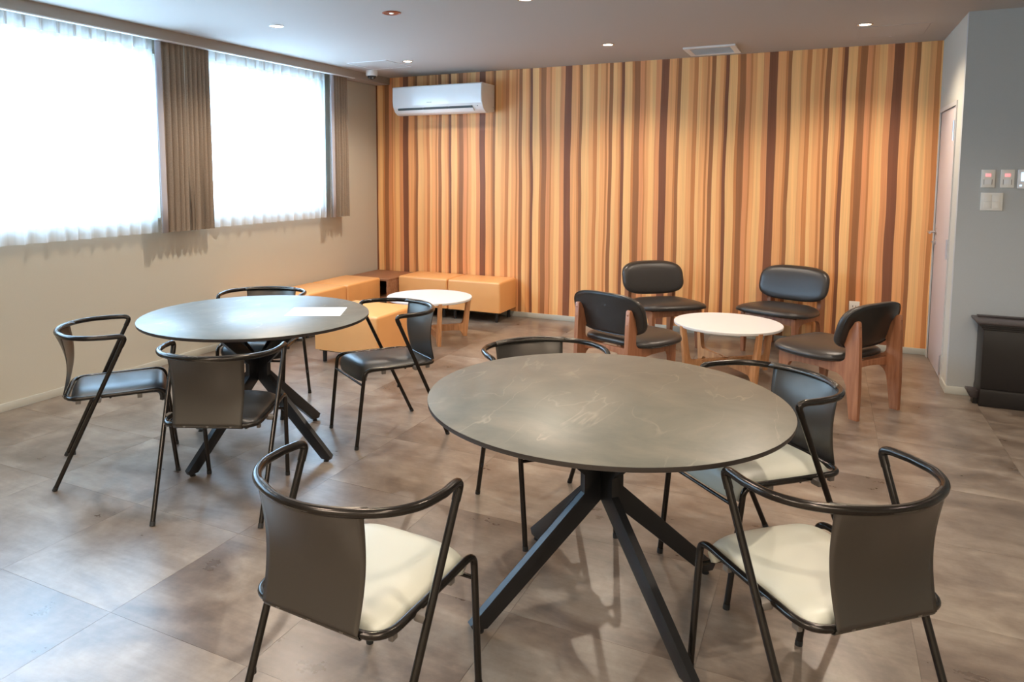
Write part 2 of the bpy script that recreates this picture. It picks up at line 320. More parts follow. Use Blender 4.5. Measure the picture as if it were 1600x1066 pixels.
# ------------------------------------------------------------------ floor with its tiles
fl = struct(boxes('floor', [((-.2, RY - .2, -.12), (RX + .2, D + .2, -.002))], 'grout'))
T_, G_ = .61, .0010; cache = {}
xs = [k * T_ for k in range(0, 13)]; ys = [5.24 - .61 * k for k in range(13, -4, -1)]
for i, x0 in enumerate(xs):
    for y0 in ys:
        a, b_ = max(x0, 0), min(x0 + T_, RX); c, d = max(y0, RY), min(y0 + T_, D)
        if a >= W - .01: d = min(d, YC)
        if d - c < .03 or b_ - a < .03: continue
        key = (round(b_ - a, 3), round(d - c, 3))
        if key not in cache:
            wx, wy = b_ - a - G_, d - c - G_; bm = bmesh.new(); r = bmesh.ops.create_cube(bm, size=1)
            for v in bm.verts: v.co = Vector((v.co.x * wx, v.co.y * wy, v.co.z * .0018 - .0009))
            me = frombm('tile', bm); me.materials.append(M['tile']); cache[key] = me
        o = bpy.data.objects.new('tile', cache[key]); C.objects.link(o); o.location = ((a + b_) / 2, (c + d) / 2, 0); o.parent = fl

# ------------------------------------------------------------------ ceiling and walls
ce = struct(boxes('ceiling', [((-.2, RY - .2, H), (RX + .2, D + .2, H + .15))], 'ceiling'))
struct(boxes('wall_back', [((-.2, D, 0), (W + .2, D + .15, H))], 'stripe'))
# window wall with two openings
L = [((-.16, RY, 0), (0, D, WZ[0])), ((-.16, RY, WZ[1]), (0, D, H)), ((-.16, RY, WZ[0]), (0, WIN[0][0], WZ[1])),
     ((-.16, WIN[0][1], WZ[0]), (0, WIN[1][0], WZ[1])), ((-.16, WIN[1][1], WZ[0]), (0, D, WZ[1]))]
struct(boxes('wall_left', L, 'wall'))
DY0, DY1, DZ = 6.10, 6.90, 1.965
struct(boxes('wall_right', [((W, YC + .05, DZ), (W + .12, D, H)), ((W, YC + .05, 0), (W + .12, DY0, DZ)), ((W, DY1, 0), (W + .12, D, DZ))], 'wall'))
struct(boxes('wall_front', [((W, YC, 0), (RX + .2, YC + .05, H))], 'wall_grey'))
struct(boxes('wall_side', [((RX, RY, 0), (RX + .15, YC, H))], 'wall'))
struct(boxes('wall_rear', [((-.2, RY - .15, 0), (RX + .2, RY, H))], 'wall'))
# skirting
BH = .052
def skirt(name, a, b): return struct(box(name, a, b, 'base', bev=.002))
skirt('baseboard_back', (.0, D - .009, 0), (W, D, BH))
skirt('baseboard_left', (0, RY, 0), (.009, D - .009, BH))
s_ = struct(boxes('baseboard_right', [((W - .009, YC, 0), (W, DY0 - .035, BH)), ((W - .009, DY1 + .035, 0), (W, D - .009, BH))], 'base'))
skirt('baseboard_front', (W - .009, YC - .009, 0), (RX, YC, BH))
# curtain box: lowered soffit along the window wall
bm_ = struct(boxes('trim_1', [((.160, RY, 2.465), (.184, D - .001, H)), ((0, 6.32, 2.465), (.160, D - .001, H))], 'beam'))
box('edge_strip', (.150, RY, 2.459), (.186, 6.32, 2.467), 'trimwhite', bm_)
for q in (.06, .115):
    box('curtain_track', (q - .009, .2, 2.505), (q + .009, 6.3, 2.525), 'trimwhite', bm_)
# windows
for k, (a, b_) in enumerate(WIN):
    r = sroot('window_%d' % (k + 1)); z0, z1 = WZ; f = .035; x0, x1 = -.12, -.07
    boxes('window_frame', [((x0, a, z0), (x1, b_, z0 + f)), ((x0, a, z1 - f), (x1, b_, z1)), ((x0, a, z0), (x1, a + f, z1)), ((x0, b_ - f, z0), (x1, b_, z1))], 'alu', r)
    n = 4 if k == 0 else 2
    for q in range(n):
        ya = a + f + (b_ - a - 2 * f) * q / n; yb = a + f + (b_ - a - 2 * f) * (q + 1) / n
        sx0 = -.112 if q % 2 else -.092
        boxes('sash', [((sx0, ya, z0 + f), (sx0 + .018, yb, z0 + f + .045)), ((sx0, ya, z1 - f - .04), (sx0 + .018, yb, z1 - f)), ((sx0, ya, z0 + f), (sx0 + .018, ya + .03, z1 - f)), ((sx0, yb - .03, z0 + f), (sx0 + .018, yb, z1 - f))], 'alu', r)
        V = [(sx0 + .009, ya + .03, z0 + f + .045), (sx0 + .009, yb - .03, z0 + f + .045), (sx0 + .009, yb - .03, z1 - f - .04), (sx0 + .009, ya + .03, z1 - f - .04)]
        link('pane', mesh('pane', V, [(0, 1, 2, 3)]), 'glass', r)
    box('window_sill', (-.07, a, z0 - .0), (.012, b_, z0 + .018), 'trimwhite', r, bev=.003)
# exterior grilles
for k, (a, b_) in enumerate(WIN):
    g = thing('window_grille', ['metal bar grille outside the long window nearest the camera', 'metal bar grille outside the shorter window near the timber wall'][k], 'grille', (-.27, a, 0))
    for z in (1.16, 2.30): box('rail', (-.012, -.05, z), (.012, b_ - a + .05, z + .035), 'grille', g)
    n = int((b_ - a) / .115); me = None
    for i in range(n + 1):
        y = (b_ - a) * i / n
        if me is None:
            o = box('bar', (-.007, -.008, 1.10), (.007, .008, 2.46), 'grille', g); me = o.data
        else:
            o = bpy.data.objects.new('bar', me); C.objects.link(o); o.parent = g
        o.location = (0, y, 0)
    for y in (.1, b_ - a - .1):
        for z in (1.17, 2.30): box('bracket', (-.005, y - .012, z), (.11, y + .012, z + .02), 'grille', g)

# door in the right-hand wall
dr = sroot('door_1')
boxes('door_frame', [((W - .008, DY0 - .03, 0), (W + .10, DY0, DZ + .03)), ((W - .008, DY1, 0), (W + .10, DY1 + .03, DZ + .03)), ((W - .008, DY0, DZ), (W + .10, DY1, DZ + .03))], 'door_frame', dr)
box('door_panel', (W + .003, DY0 + .001, .004), (W + .045, DY1 - .001, DZ - .001), 'door', dr, bev=.002)
box('threshold_gap', (W + .05, DY0, 0), (W + .06, DY1, DZ), 'dark', dr)
for z in (1.79, .955, .12):
    h = boxes('hinge', [((W - .004, DY0 + .028, z - .07), (W + .006, DY0 + .070, z + .07))], 'steel', dr)
    tube('hinge_barrel', [(W - .008, DY0 + .020, z - .07), (W - .008, DY0 + .020, z + .07)], .009, 'steel', h)
lathe('rose', [(.001, 0), (.026, 0), (.026, .008), (.001, .008)], 'steel', dr, 24).matrix_local = Matrix.Translation((W + .006, 6.83, 1.03)) @ Matrix.Rotation(-PI / 2, 4, 'Y')
tube('door_handle', fillet([(W - .0, 6.83, 1.03), (W - .05, 6.83, 1.03), (W - .05, 6.71, 1.03)], .02), .009, 'steel', dr)
lk = lathe('lock', [(.001, 0), (.022, 0), (.022, .012), (.001, .012)], 'steel', dr, 24); lk.matrix_local = Matrix.Translation((W + .006, 6.83, .95)) @ Matrix.Rotation(-PI / 2, 4, 'Y')
box('thumb_turn', (-.006, -.014, .012), (.006, .014, .03), 'steel', lk, bev=.002)

# ceiling access panels
for nm, (x0, x1, y0, y1) in {'a': (4.727, 5.18, 6.10, 6.58), 'b': (.405, .85, 5.86, 6.33)}.items():
    f = .010; z0, z1 = H - .0035, H + .0005
    boxes('access_panel_frame', [((x0, y0, z0), (x1, y0 + f, z1)), ((x0, y1 - f, z0), (x1, y1, z1)), ((x0, y0 + f, z0), (x0 + f, y1 - f, z1)), ((x1 - f, y0 + f, z0), (x1, y1 - f, z1))], 'trimwhite' if nm == 'b' else 'ceiling', ce)
    box('access_panel', (x0 + f + .004, y0 + f + .004, H - .003), (x1 - f - .004, y1 - f - .004, H + .001), 'ceiling', ce)
    box('panel_latch', ((x0 + x1) / 2 - .01, y1 - .008, H - .005), ((x0 + x1) / 2 + .01, y1 - .001, H - .003), 'trimwhite', ce)
# ceiling vent
x0, x1, y0, y1 = 3.438, 3.853, 6.408, 6.836
v = thing('ceiling_vent', 'square white air vent in the ceiling close to the timber wall', 'vent', ((x0 + x1) / 2, (y0 + y1) / 2, H))
hx, hy, f = (x1 - x0) / 2, (y1 - y0) / 2, .045
boxes('frame', [((-hx, -hy, -.014), (hx, -hy + f, 0)), ((-hx, hy - f, -.014), (hx, hy, 0)), ((-hx, -hy + f, -.014), (-hx + f, hy - f, 0)), ((hx - f, -hy + f, -.014), (hx, hy - f, 0))], 'white_plastic', v)
box('backing', (-hx + f, -hy + f, -.003), (hx - f, hy - f, -.001), 'rubber', v)
for i in range(11):
    y = -hy + f + .012 + i * (2 * hy - 2 * f - .024) / 10
    s = box('slat', (-hx + f, -.013, -.001), (hx - f, .013, .001), 'white_plastic', v); s.location = (0, y, -.009); s.rotation_euler = (.32, 0, 0)
# downlights
LP = [((1.01, 4.165), 'round ceiling downlight nearest the first window'), ((.996, 6.01), 'round ceiling downlight near the air conditioner'),
      ((2.90, 4.20), 'round ceiling downlight cut by the top of the photo'), ((2.919, 5.975), 'round ceiling downlight halfway along the timber wall'),
      ((4.761, 5.986), 'round ceiling downlight next to the grey access panel')]
hid = [(1.0, 2.35), (2.9, 2.35), (4.76, 4.18), (4.76, 2.35), (2.9, .5), (4.76, .5), (6.6, 4.2), (6.6, 2.35), (2.9, -1.3), (4.76, -1.3)]
hw = {(6.6, 4.2): .35, (6.6, 2.35): .6, (1.0, 2.35): .6}
first = None
spot = bpy.data.lights.new('downlight_bulb', 'SPOT'); spot.energy = LAMP_W; spot.color = LAMP_COL; spot.spot_size = math.radians(142); spot.spot_blend = .85; spot.shadow_soft_size = .020
for (x, y), lab in LP:
    if first is None:
        t = thing('downlight', lab, 'ceiling light', (x, y, H), 0, 'lit ceiling downlights')
        lathe('trim_ring', [(.040, 0), (.052, 0), (.052, -.004), (.045, -.006), (.040, -.003)], 'reflector', t, 32)
        lathe('lens', [(.001, -.001), (.041, -.001), (.036, -.0035), (.001, -.005)], 'lamp', t, 32)
        o = bpy.data.objects.new('bulb', spot); C.objects.link(o); o.parent = t; o.location = (0, 0, -.035)
        first = t
    else: dup(first, (x, y, H), 0, lab)
for x, y in hid:
    s2 = spot
    o = bpy.data.objects.new('spot_light', s2); C.objects.link(o); o.location = (x, y, H - .035)
    if (x, y) in hw:
        o.data = spot.copy(); o.data.energy = LAMP_W * hw[(x, y)]
t = thing('eyeball_downlight', 'unlit copper coloured recessed eyeball light in the ceiling', 'ceiling light', (1.973, 4.167, H))
lathe('trim_ring', [(.046, 0), (.062, 0), (.062, -.004), (.052, -.006), (.046, -.002)], 'copper', t, 32)
lathe('reflector', [(.001, -.001), (.047, -.001), (.040, -.003), (.001, -.0035)], 'copper', t, 32)
lathe('lens', [(.001, -.003), (.016, -.003), (.012, -.008), (.001, -.010)], 'lamp_off_glow', t, 24)
# dome camera
t = thing('dome_camera', 'small white dome security camera on the ceiling by the curtain box', 'camera', (.335, 6.40, H))
lathe('housing', [(.001, 0), (.058, 0), (.060, -.008), (.060, -.045), (.055, -.055), (.001, -.055)], 'white_plastic', t, 32)
lathe('dome', [(.045, -.054)] + [(.044 * math.cos(a), -.056 - .036 * math.sin(a)) for a in [i * PI / 16 for i in range(0, 8)]] + [(.001, -.092)], 'dark', t, 32)
for a in (-.6, .5): lathe('lens', [(.001, 0), (.010, 0), (.010, -.02), (.001, -.02)], 'screw', t, 16, (math.cos(a - 1.2) * .030, math.sin(a - 1.2) * .030, -.066))

# ------------------------------------------------------------------ curtains
def wave(y, seed, wl, j=.35):
    random.seed(seed); return 0
def make_curtain(name, label, cat, y0, y1, z0, z1, xc, wl, amp0, amp1, mt, seed, group=None, band=None, lining=None, flare=0.0, nz=14, thick=0):
    t = thing(name, label, cat, (xc, y0, 0), 0, group)
    rng = random.Random(seed); n = int((y1 - y0) / .007)
    # irregular phase: cumulative widths
    edges = [0.0]
    while edges[-1] < (y1 - y0): edges.append(edges[-1] + wl * rng.uniform(.65, 1.4))
    A = [rng.uniform(.6, 1.25) for _ in edges]
    def ph(s):
        for i in range(len(edges) - 1):
            if s <= edges[i + 1]: return i + (s - edges[i]) / (edges[i + 1] - edges[i]), A[i]
        return len(edges) - 1.0, A[-1]
    def f(u, v_):
        s = u * (y1 - y0); p, a = ph(s); z = z1 + (z0 - z1) * v_
        am = amp0 + (amp1 - amp0) * min(1, v_ * 1.6) ** .7
        if not band: am *= 1 - .35 * math.exp(-((v_ - .045) / .03) ** 2)
        fl_ = flare * v_ * (u - .5) * 2
        x = am * (math.sin(2 * PI * p) * (.75 + .25 * a) + .22 * math.sin(4 * PI * p + seed))
        yy = s + fl_ + .25 * am * math.sin(4 * PI * p) * v_
        return (x, yy, z)
    if band:
        zt, zb = band      # heading tape and hem are doubled cloth
        for nm, za, zc, m_ in (('heading_tape', z1, zt, 'sheer_band'), ('cloth', zt, zb, mt), ('hem', zb, z0, 'sheer_band')):
            va, vb = (z1 - za) / (z1 - z0), (z1 - zc) / (z1 - z0)
            if nm == 'hem':
                grid(nm, lambda u, v_: f(u, va + (vb - va) * v_), n, 4, mt, t)
            else:
                grid(nm, lambda u, v_: f(u, va + (vb - va) * v_), n, 3 if nm != 'cloth' else nz, m_, t)
        V = []; F = []
    else:
        grid('cloth', f, n, nz, mt, t, thick)
    # pinch pleats along the heading
    k = 0; s = wl * .5
    while s < (y1 - y0) - .02:
        if band: 
            b = box('pleat', (-.006, s - .006, z1 - .10), (.010, s + .006, z1 - .002), 'sheer_band', t)
        s += .115 if band else .07
    if lining: grid('lining', lambda u, v_: (.030 + .006 * math.sin(3 * u), -.020 + .055 * u + (.012 * v_), z1 + (z0 + .002 - z1) * v_), 4, 6, lining, t, .002)
    return t
make_curtain('sheer_curtain', 'long white sheer curtain hanging over the window nearest the camera', 'curtain', .45, 3.90, 1.045, 2.50, .055, .125, .010, .022, 'sheer', 11, 'white sheer curtains', band=(2.405, 1.16), nz=16)
make_curtain('sheer_curtain', 'shorter white sheer curtain between the two pairs of brown drapes', 'curtain', 4.36, 5.99, 1.045, 2.50, .055, .10, .010, .020, 'sheer', 5, 'white sheer curtains', band=(2.405, 1.14), nz=16)
G = 'gathered brown drapes at the windows'
make_curtain('drape', 'gathered brown drape, left half of the pair between the two sheers', 'curtain', 3.86, 4.125, 1.045, 2.50, .118, .052, .016, .024, 'drape', 21, G, lining='drape_lining', flare=.0)
make_curtain('drape', 'gathered brown drape, right half of the pair between the two sheers', 'curtain', 4.14, 4.39, 1.045, 2.50, .118, .040, .016, .024, 'drape', 33, G, flare=.012)
make_curtain('drape', 'narrow gathered brown drape at the window end nearest the timber wall', 'curtain', 5.965, 6.27, 1.045, 2.50, .118, .045, .016, .024, 'drape', 77, G, lining='drape_lining', flare=.015)

# ------------------------------------------------------------------ wall fittings
y = YC
for (x0, x1), lab, nm in (((5.468, 5.543), 'left white wall control with pink indicator lamp', 'wall_control'), ((5.571, 5.645), 'middle white wall control with pink indicator lamp beside the display', 'wall_control')):
    t = thing(nm, lab, 'wall switch', (x0, y, 1.399), 0, 'pink lit wall controls')
    box('plate', (0, -.010, 0), (x1 - x0, 0, .118), 'cream_plastic', t, bev=.003)
    box('indicator', (.022, -.0125, .072), (.052, -.009, .092), 'led', t, bev=.001)
    box('lower_switch', (.018, -.0125, .022), (.056, -.009, .052), 'white_plastic', t, bev=.001)
    boxes('switch_edges', [((.014, -.0118, .020), (.016, -.0095, .054)), ((.058, -.0118, .020), (.060, -.0095, .054))], 'rubber', t)
t = thing('wall_controller', 'white wall controller with pale blue screen at the right edge of the photo', 'wall switch', (5.661, y, 1.395))
box('case', (0, -.018, 0), (.120, 0, .122), 'white_plastic', t, bev=.004)
box('screen', (.016, -.0205, .048), (.104, -.017, .104), 'lcd', t, bev=.001)
box('button', (.010, -.0205, .014), (.022, -.017, .024), 'lcd', t, bev=.001)
box('button', (.05, -.0205, .014), (.062, -.017, .024), 'white_plastic', t, bev=.001)
t = thing('light_switch', 'cream four rocker light switch below the wall controls', 'wall switch', (5.472, y, 1.249))
box('plate', (0, -.009, 0), (.120, 0, .117), 'cream_plastic', t, bev=.003)
for i in range(2):
    for j in range(2): box('rocker', (.016 + i * .0445, -.013, .014 + j * .0455), (.0595 + i * .0445, -.008, .0585 + j * .0455), 'cream_plastic', t, bev=.0015)
t = thing('wall_socket', 'cream wall socket low on the timber wall behind the lounge chairs', 'socket', (4.774, D, .29))
box('plate', (0, -.009, 0), (.079, 0, .117), 'cream_plastic', t, bev=.003)
for z in (.035, .065): boxes('outlet', [((.026, -.0105, z), (.030, -.0085, z + .016)), ((.048, -.0105, z), (.052, -.0085, z + .016))], 'dark', t)

# air conditioner
ax0, ax1, ay = .412, 1.458, 6.67
t = thing('air_conditioner', 'white wall mounted air conditioner high on the timber wall', 'air conditioner', (ax0, D, 2.10))
wd = ax1 - ax0; dep = D - ay; h = .295
def arc(cx, cz, r, a0, a1, n=6): return [(cx + r * math.cos(a0 + (a1 - a0) * i / n), cz + r * math.sin(a0 + (a1 - a0) * i / n)) for i in range(n + 1)]
prof = [(0, 0.02), (0, h), (-dep + .02, h)] + arc(-dep + .02, h - .012, .012, PI / 2, PI, 4)[1:] + [(-dep + .004, .13), (-dep + .012, .085), (-dep + .045, .035), (-dep + .10, .004), (-dep + .16, 0)]
prism('body', prof, 0, wd, 'ac_white', t, bev=.006, smooth=True)
prism('front_panel', [(-dep + .004, h - .004), (-dep - .004, h - .012), (-dep - .004, .15), (-dep + .002, .095), (-dep + .012, .10)], .006, wd - .006, 'ac_white', t, bev=.003)
def slotq(x0, x1): return prism('outlet_slot', [(-dep + .012, .064), (-dep + .022, .046), (-dep + .035, .054), (-dep + .025, .074)], x0, x1, 'slot', t)
for a, b_ in ((.06, .36), (.366, .66), (.666, .93)): slotq(a, b_)
prism('louver', [(-dep + .018, .046), (-dep + .045, .016), (-dep + .06, .020), (-dep + .032, .052)], .05, .94, 'ac_white', t, bev=.002)
boxes('badge', [((wd * .40 + i * .010, -dep - .0048, .118), (wd * .40 + i * .010 + .007, -dep - .0035, .123)) for i in range(6)], 'rubber', t)
boxes('indicator', [((wd - .06, -dep + .014, .062), (wd - .052, -dep + .022, .068))], 'slot', t)
boxes('side_screw', [((wd - .001, -.04, .06), (wd + .001, -.032, .068))], 'rubber', t)

# ------------------------------------------------------------------ tube dining chairs
def make_chair(label, seatm, group):
    t = thing('dining_chair', label, 'chair', (0, 0, 0), 0, group)
    R = .0105; arm = .0120; za = .722
    half = [(-.259, .022, za), (-.266, -.070, za), (-.252, -.155, za), (-.205, -.225, za), (-.130, -.272, za), (-.045, -.298, za)]
    full = half + [(-x, y, z) for x, y, z in half[::-1]]
    ra = catmull(full[1:-1], 6)
    a = {}
    for s in (-1, 1):
        foot = Vector((s * .233, -.308, .012)); top = Vector((s * .259, .022, za))
        leg = tube('leg', [foot, foot + (top - foot) * .93], R, 'frame', t)
        d = (top - foot).normalized()
        tube('foot_cap', [foot - d * .0125, foot + d * .006], R + .0012, 'foot', leg)
        p = foot + d * .18 + Vector((0, .011, .003)); box('stop', p - Vector((.005, .006, .012)), p + Vector((.005, .006, .012)), 'foot', leg, bev=.002)
        a[s] = foot + (top - foot) * .93
    arc_ = fillet([a[-1], full[0], full[1]], .045)[:-1] + ra + fillet([full[-2], full[-1], a[1]], .045)[1:]
    tube('arm_rail', arc_, arm, 'frame', t, 14)
    # seat hoop and front legs
    zr = .428
    for s in (-1, 1):
        foot = Vector((s * .198, .232, .012)); k = Vector((s * .206, .192, .36)); d = (k - foot).normalized()
        leg = tube('leg', [foot, k], R, 'frame', t)
        tube('foot_cap', [foot - d * .0125, foot + d * .006], R + .0012, 'foot', leg)
    hoop = fillet([(-.206, .192, .36), (-.2075, .184, .434), (-.2085, .0, zr), (-.207, -.254, zr - .004), (.207, -.254, zr - .004), (.2085, 0, zr), (.2075, .184, .434), (.206, .192, .36)], [.055, .1, .075, .075, .1, .055], 8)
    tube('seat_frame', hoop, R, 'frame', t)
    tube('stretcher', [(-.203, .196, .352), (.203, .196, .352)], .0065, 'frame', t)
    tube('under_bar', [(-.205, -.06, zr - .012), (.205, -.06, zr - .012)], .006, 'frame', t)
    # back sheet, wrapped over the rail and screwed to the hoop
    def fs(u, v):
        x = (u - .5) * 2
        hw_ = .166 - .018 * max(0, v - .06) ** .8
        X = x * hw_
        ytop = -.300 + 1.9 * X * X
        if v < .06:
            k = v / .06; ang = PI * (1 - k)
            return (X, ytop + .0 + (arm + .0015) * math.cos(ang) * -1 * (1 if True else 0), za + (arm + .0015) * math.sin(ang))
        q = (v - .06) / .94
        yo = ytop - arm - .0015; yb = -.254 - R - .0015
        z = za - (za - .425) * q
        y_ = yo * (1 - q) ** 1.0 + yb * q + .034 * math.sin(PI * q ** 1.0) * (1 - .3 * x * x)
        y_ -= .004 * q
        return (X, y_, z)
    def fs2(u, v):
        p = fs(u, v)
        if v < .06:
            X = p[0]; ytop = -.300 + 1.9 * X * X; k = v / .06; ang = PI * k
            return (X, ytop + (arm + .0015) * math.cos(ang), za + (arm + .0015) * math.sin(ang))
        return p
    # lower lip wraps under the hoop
    bk = grid('backrest', fs2, 20, 30, 'sheet', t, .0022)
    lip = grid('lower_lip', lambda u, v: ((u - .5) * 2 * .149, -.254 - (R + .0022) * math.cos(v * 2.2), .424 - (R + .0022) * math.sin(v * 2.2)), 12, 5, 'sheet', bk, .002)
    for x in (-.10, 0, .10):
        s = lathe('screw', [(.001, 0), (.0062, 0), (.0055, .002), (.001, .0030)], 'screw', bk, 12)
        s.matrix_local = Matrix.Translation((x, -.2675, .424)) @ Matrix.Rotation(PI / 2, 4, 'X')
    # seat pad with a rolled front
    path = [(-.236, .440), (-.15, .443), (0, .445), (.09, .447), (.145, .445), (.176, .434), (.192, .412), (.197, .385), (.195, .362)]
    th_ = [(0, .438)] 
    cp = catmull([(0, p[0], p[1]) for p in path], 4)
    def fp(u, v):
        f_ = v * (len(cp) - 1); i = min(int(f_), len(cp) - 2); p = cp[i].lerp(cp[i + 1], f_ - i)
        x = (u - .5) * 2; e = abs(x) ** 5
        hw_ = .1905 - .035 * max(0, (.06 - v) / .06) ** 2 - .012 * max(0, (v - .8) / .2)
        dn = .018 * e + .004 * x * x
        nx = Vector((0, 0, 1))
        if v > .55:
            j = min(i + 1, len(cp) - 1); tg = (cp[j] - cp[max(j - 2, 0)]).normalized(); nx = Vector((0, -tg.z, tg.y))
            if nx.z < -.3: nx = -nx
        q = p + Vector((0, 0, .010)) * (1 - e) * (1 if v < .6 else max(0, 1 - (v - .6) / .3)) - nx * dn
        edge = max(0, (.05 - v) / .05); q.z -= .014 * edge ** 2
        return (x * hw_, q.y, q.z)
    seat = grid('seat', fp, 22, 34, seatm, t)
    sm = seat.modifiers.new('thick', 'SOLIDIFY'); sm.thickness = .016; sm.offset = -1
    # clips where the rear legs cross the hoop and buffers under the hoop
    for s in (-1, 1):
        box('clip', (s * .228 - .020, -.128, .405), (s * .228 + .020, -.098, .428), 'rubber', t, bev=.006)
        for y_ in (-.20, .07): box('buffer', (s * .200 - .007, y_ - .011, .398), (s * .200 + .007, y_ + .011, .424), 'rubber', t, bev=.002)
    return t
GW = 'tube frame dining chairs with dark seats around the table with the paper'
GC = 'tube frame dining chairs with cream seats around the near table'
rd = math.radians
c2 = make_chair('dark metal tube armchair with its back to the camera at the far table', 'seat_black', GW)
c2.location = (2.146, 2.455, 0); c2.rotation_euler = (0, 0, rd(24.4))
dup(c2, (1.40, 2.496, 0), rd(-41.1), 'dark metal tube armchair at the far left of the photo, seen from its side')
dup(c2, (2.311, 3.476, 0), rd(146.6), 'dark metal tube armchair in front of the orange stool, turned towards the camera')
dup(c2, (1.387, 3.503, 0), rd(204.4), 'dark metal tube armchair behind the table with the paper, mostly hidden by it')
c5 = make_chair('metal tube armchair with cream seat, front left of the near table, back to the camera', 'seat_cream', GC)
c5.location = (3.507, 1.599, 0); c5.rotation_euler = (0, 0, rd(-3.1))
dup(c5, (4.561, 2.142, 0), rd(42.7), 'metal tube armchair with cream seat, nearest the lower right corner of the photo')
dup(c5, (4.341, 2.852, 0), rd(135.4), 'metal tube armchair with cream seat at the right rear of the near table')
dup(c5, (3.547, 2.904, 0), rd(222), 'metal tube armchair behind the near table, only its back rail above the top')

# ------------------------------------------------------------------ big round tables
def make_table(label, loc, rot):
    t = thing('dining_table', label, 'table', (loc[0], loc[1], 0), 0, 'round dining tables')
    z = .735; r = .603
    top = lathe('table_top', [(.001, -.001), (r - .004, -.001), (r, -.003), (r, -.003)], 'stone', t, 128, (0, 0, z + .001))
    lathe('edge_band', [(.001, -.003), (r + .0005, -.003), (r + .001, -.005), (r - .0005, -.0165), (r - .003, -.018), (r - .035, -.0245), (.001, -.0245)], 'tbl_edge', top, 128, (0, 0, z + .0005))
    for k in range(4):
        a = rot + k * PI / 2
        mt_ = Matrix.Rotation(a, 4, 'Z')
        poly = [(.0, .49), (.255, .711), (.35, .711), (.077, .474), (.077, .408), (.500, .034), (.488, .012), (.440, .012), (.0, .385)]
        leg = prism('leg', poly, -.0135, .0135, 'tbl_leg', t, axis='y', bev=.0015, mtx=mt_)
        g = lathe('glide', [(.001, 0), (.014, 0), (.014, .004), (.006, .006), (.006, .013), (.001, .013)], 'foot', leg, 16, (math.cos(a) * .463, math.sin(a) * .463, 0))
    return t
make_table('large round grey stone-look table nearest the camera', (3.915, 2.402), rd(-41))
make_table('round table near the windows with a sheet of paper on it', (1.832, 2.992), rd(-2))
# sheet of paper
t = thing('paper_sheet', 'white sheet of paper lying on the round table near the windows', 'paper', (2.084, 3.187, .7352), math.atan2(.137, .271))
box('sheet', (-.150, -.122, 0), (.150, .122, .0006), 'paper', t)
bm = bmesh.new()
rng = random.Random(3)
L = []
for j in range(7):
    x = -.12
    while x < .11:
        w_ = rng.uniform(.008, .03); L.append(((x, .09 - j * .028, .0006), (min(x + w_, .12), .094 - j * .028, .0008))); x += w_ + .006
p_ = boxes('print_lines', L, 'white_print', t) if 'white_print' in M else None
if p_ is None:
    M['print'] = mat('pale_grey_print', (.62, .62, .64, 1), .6); p_ = boxes('print_lines', L, 'print', t)

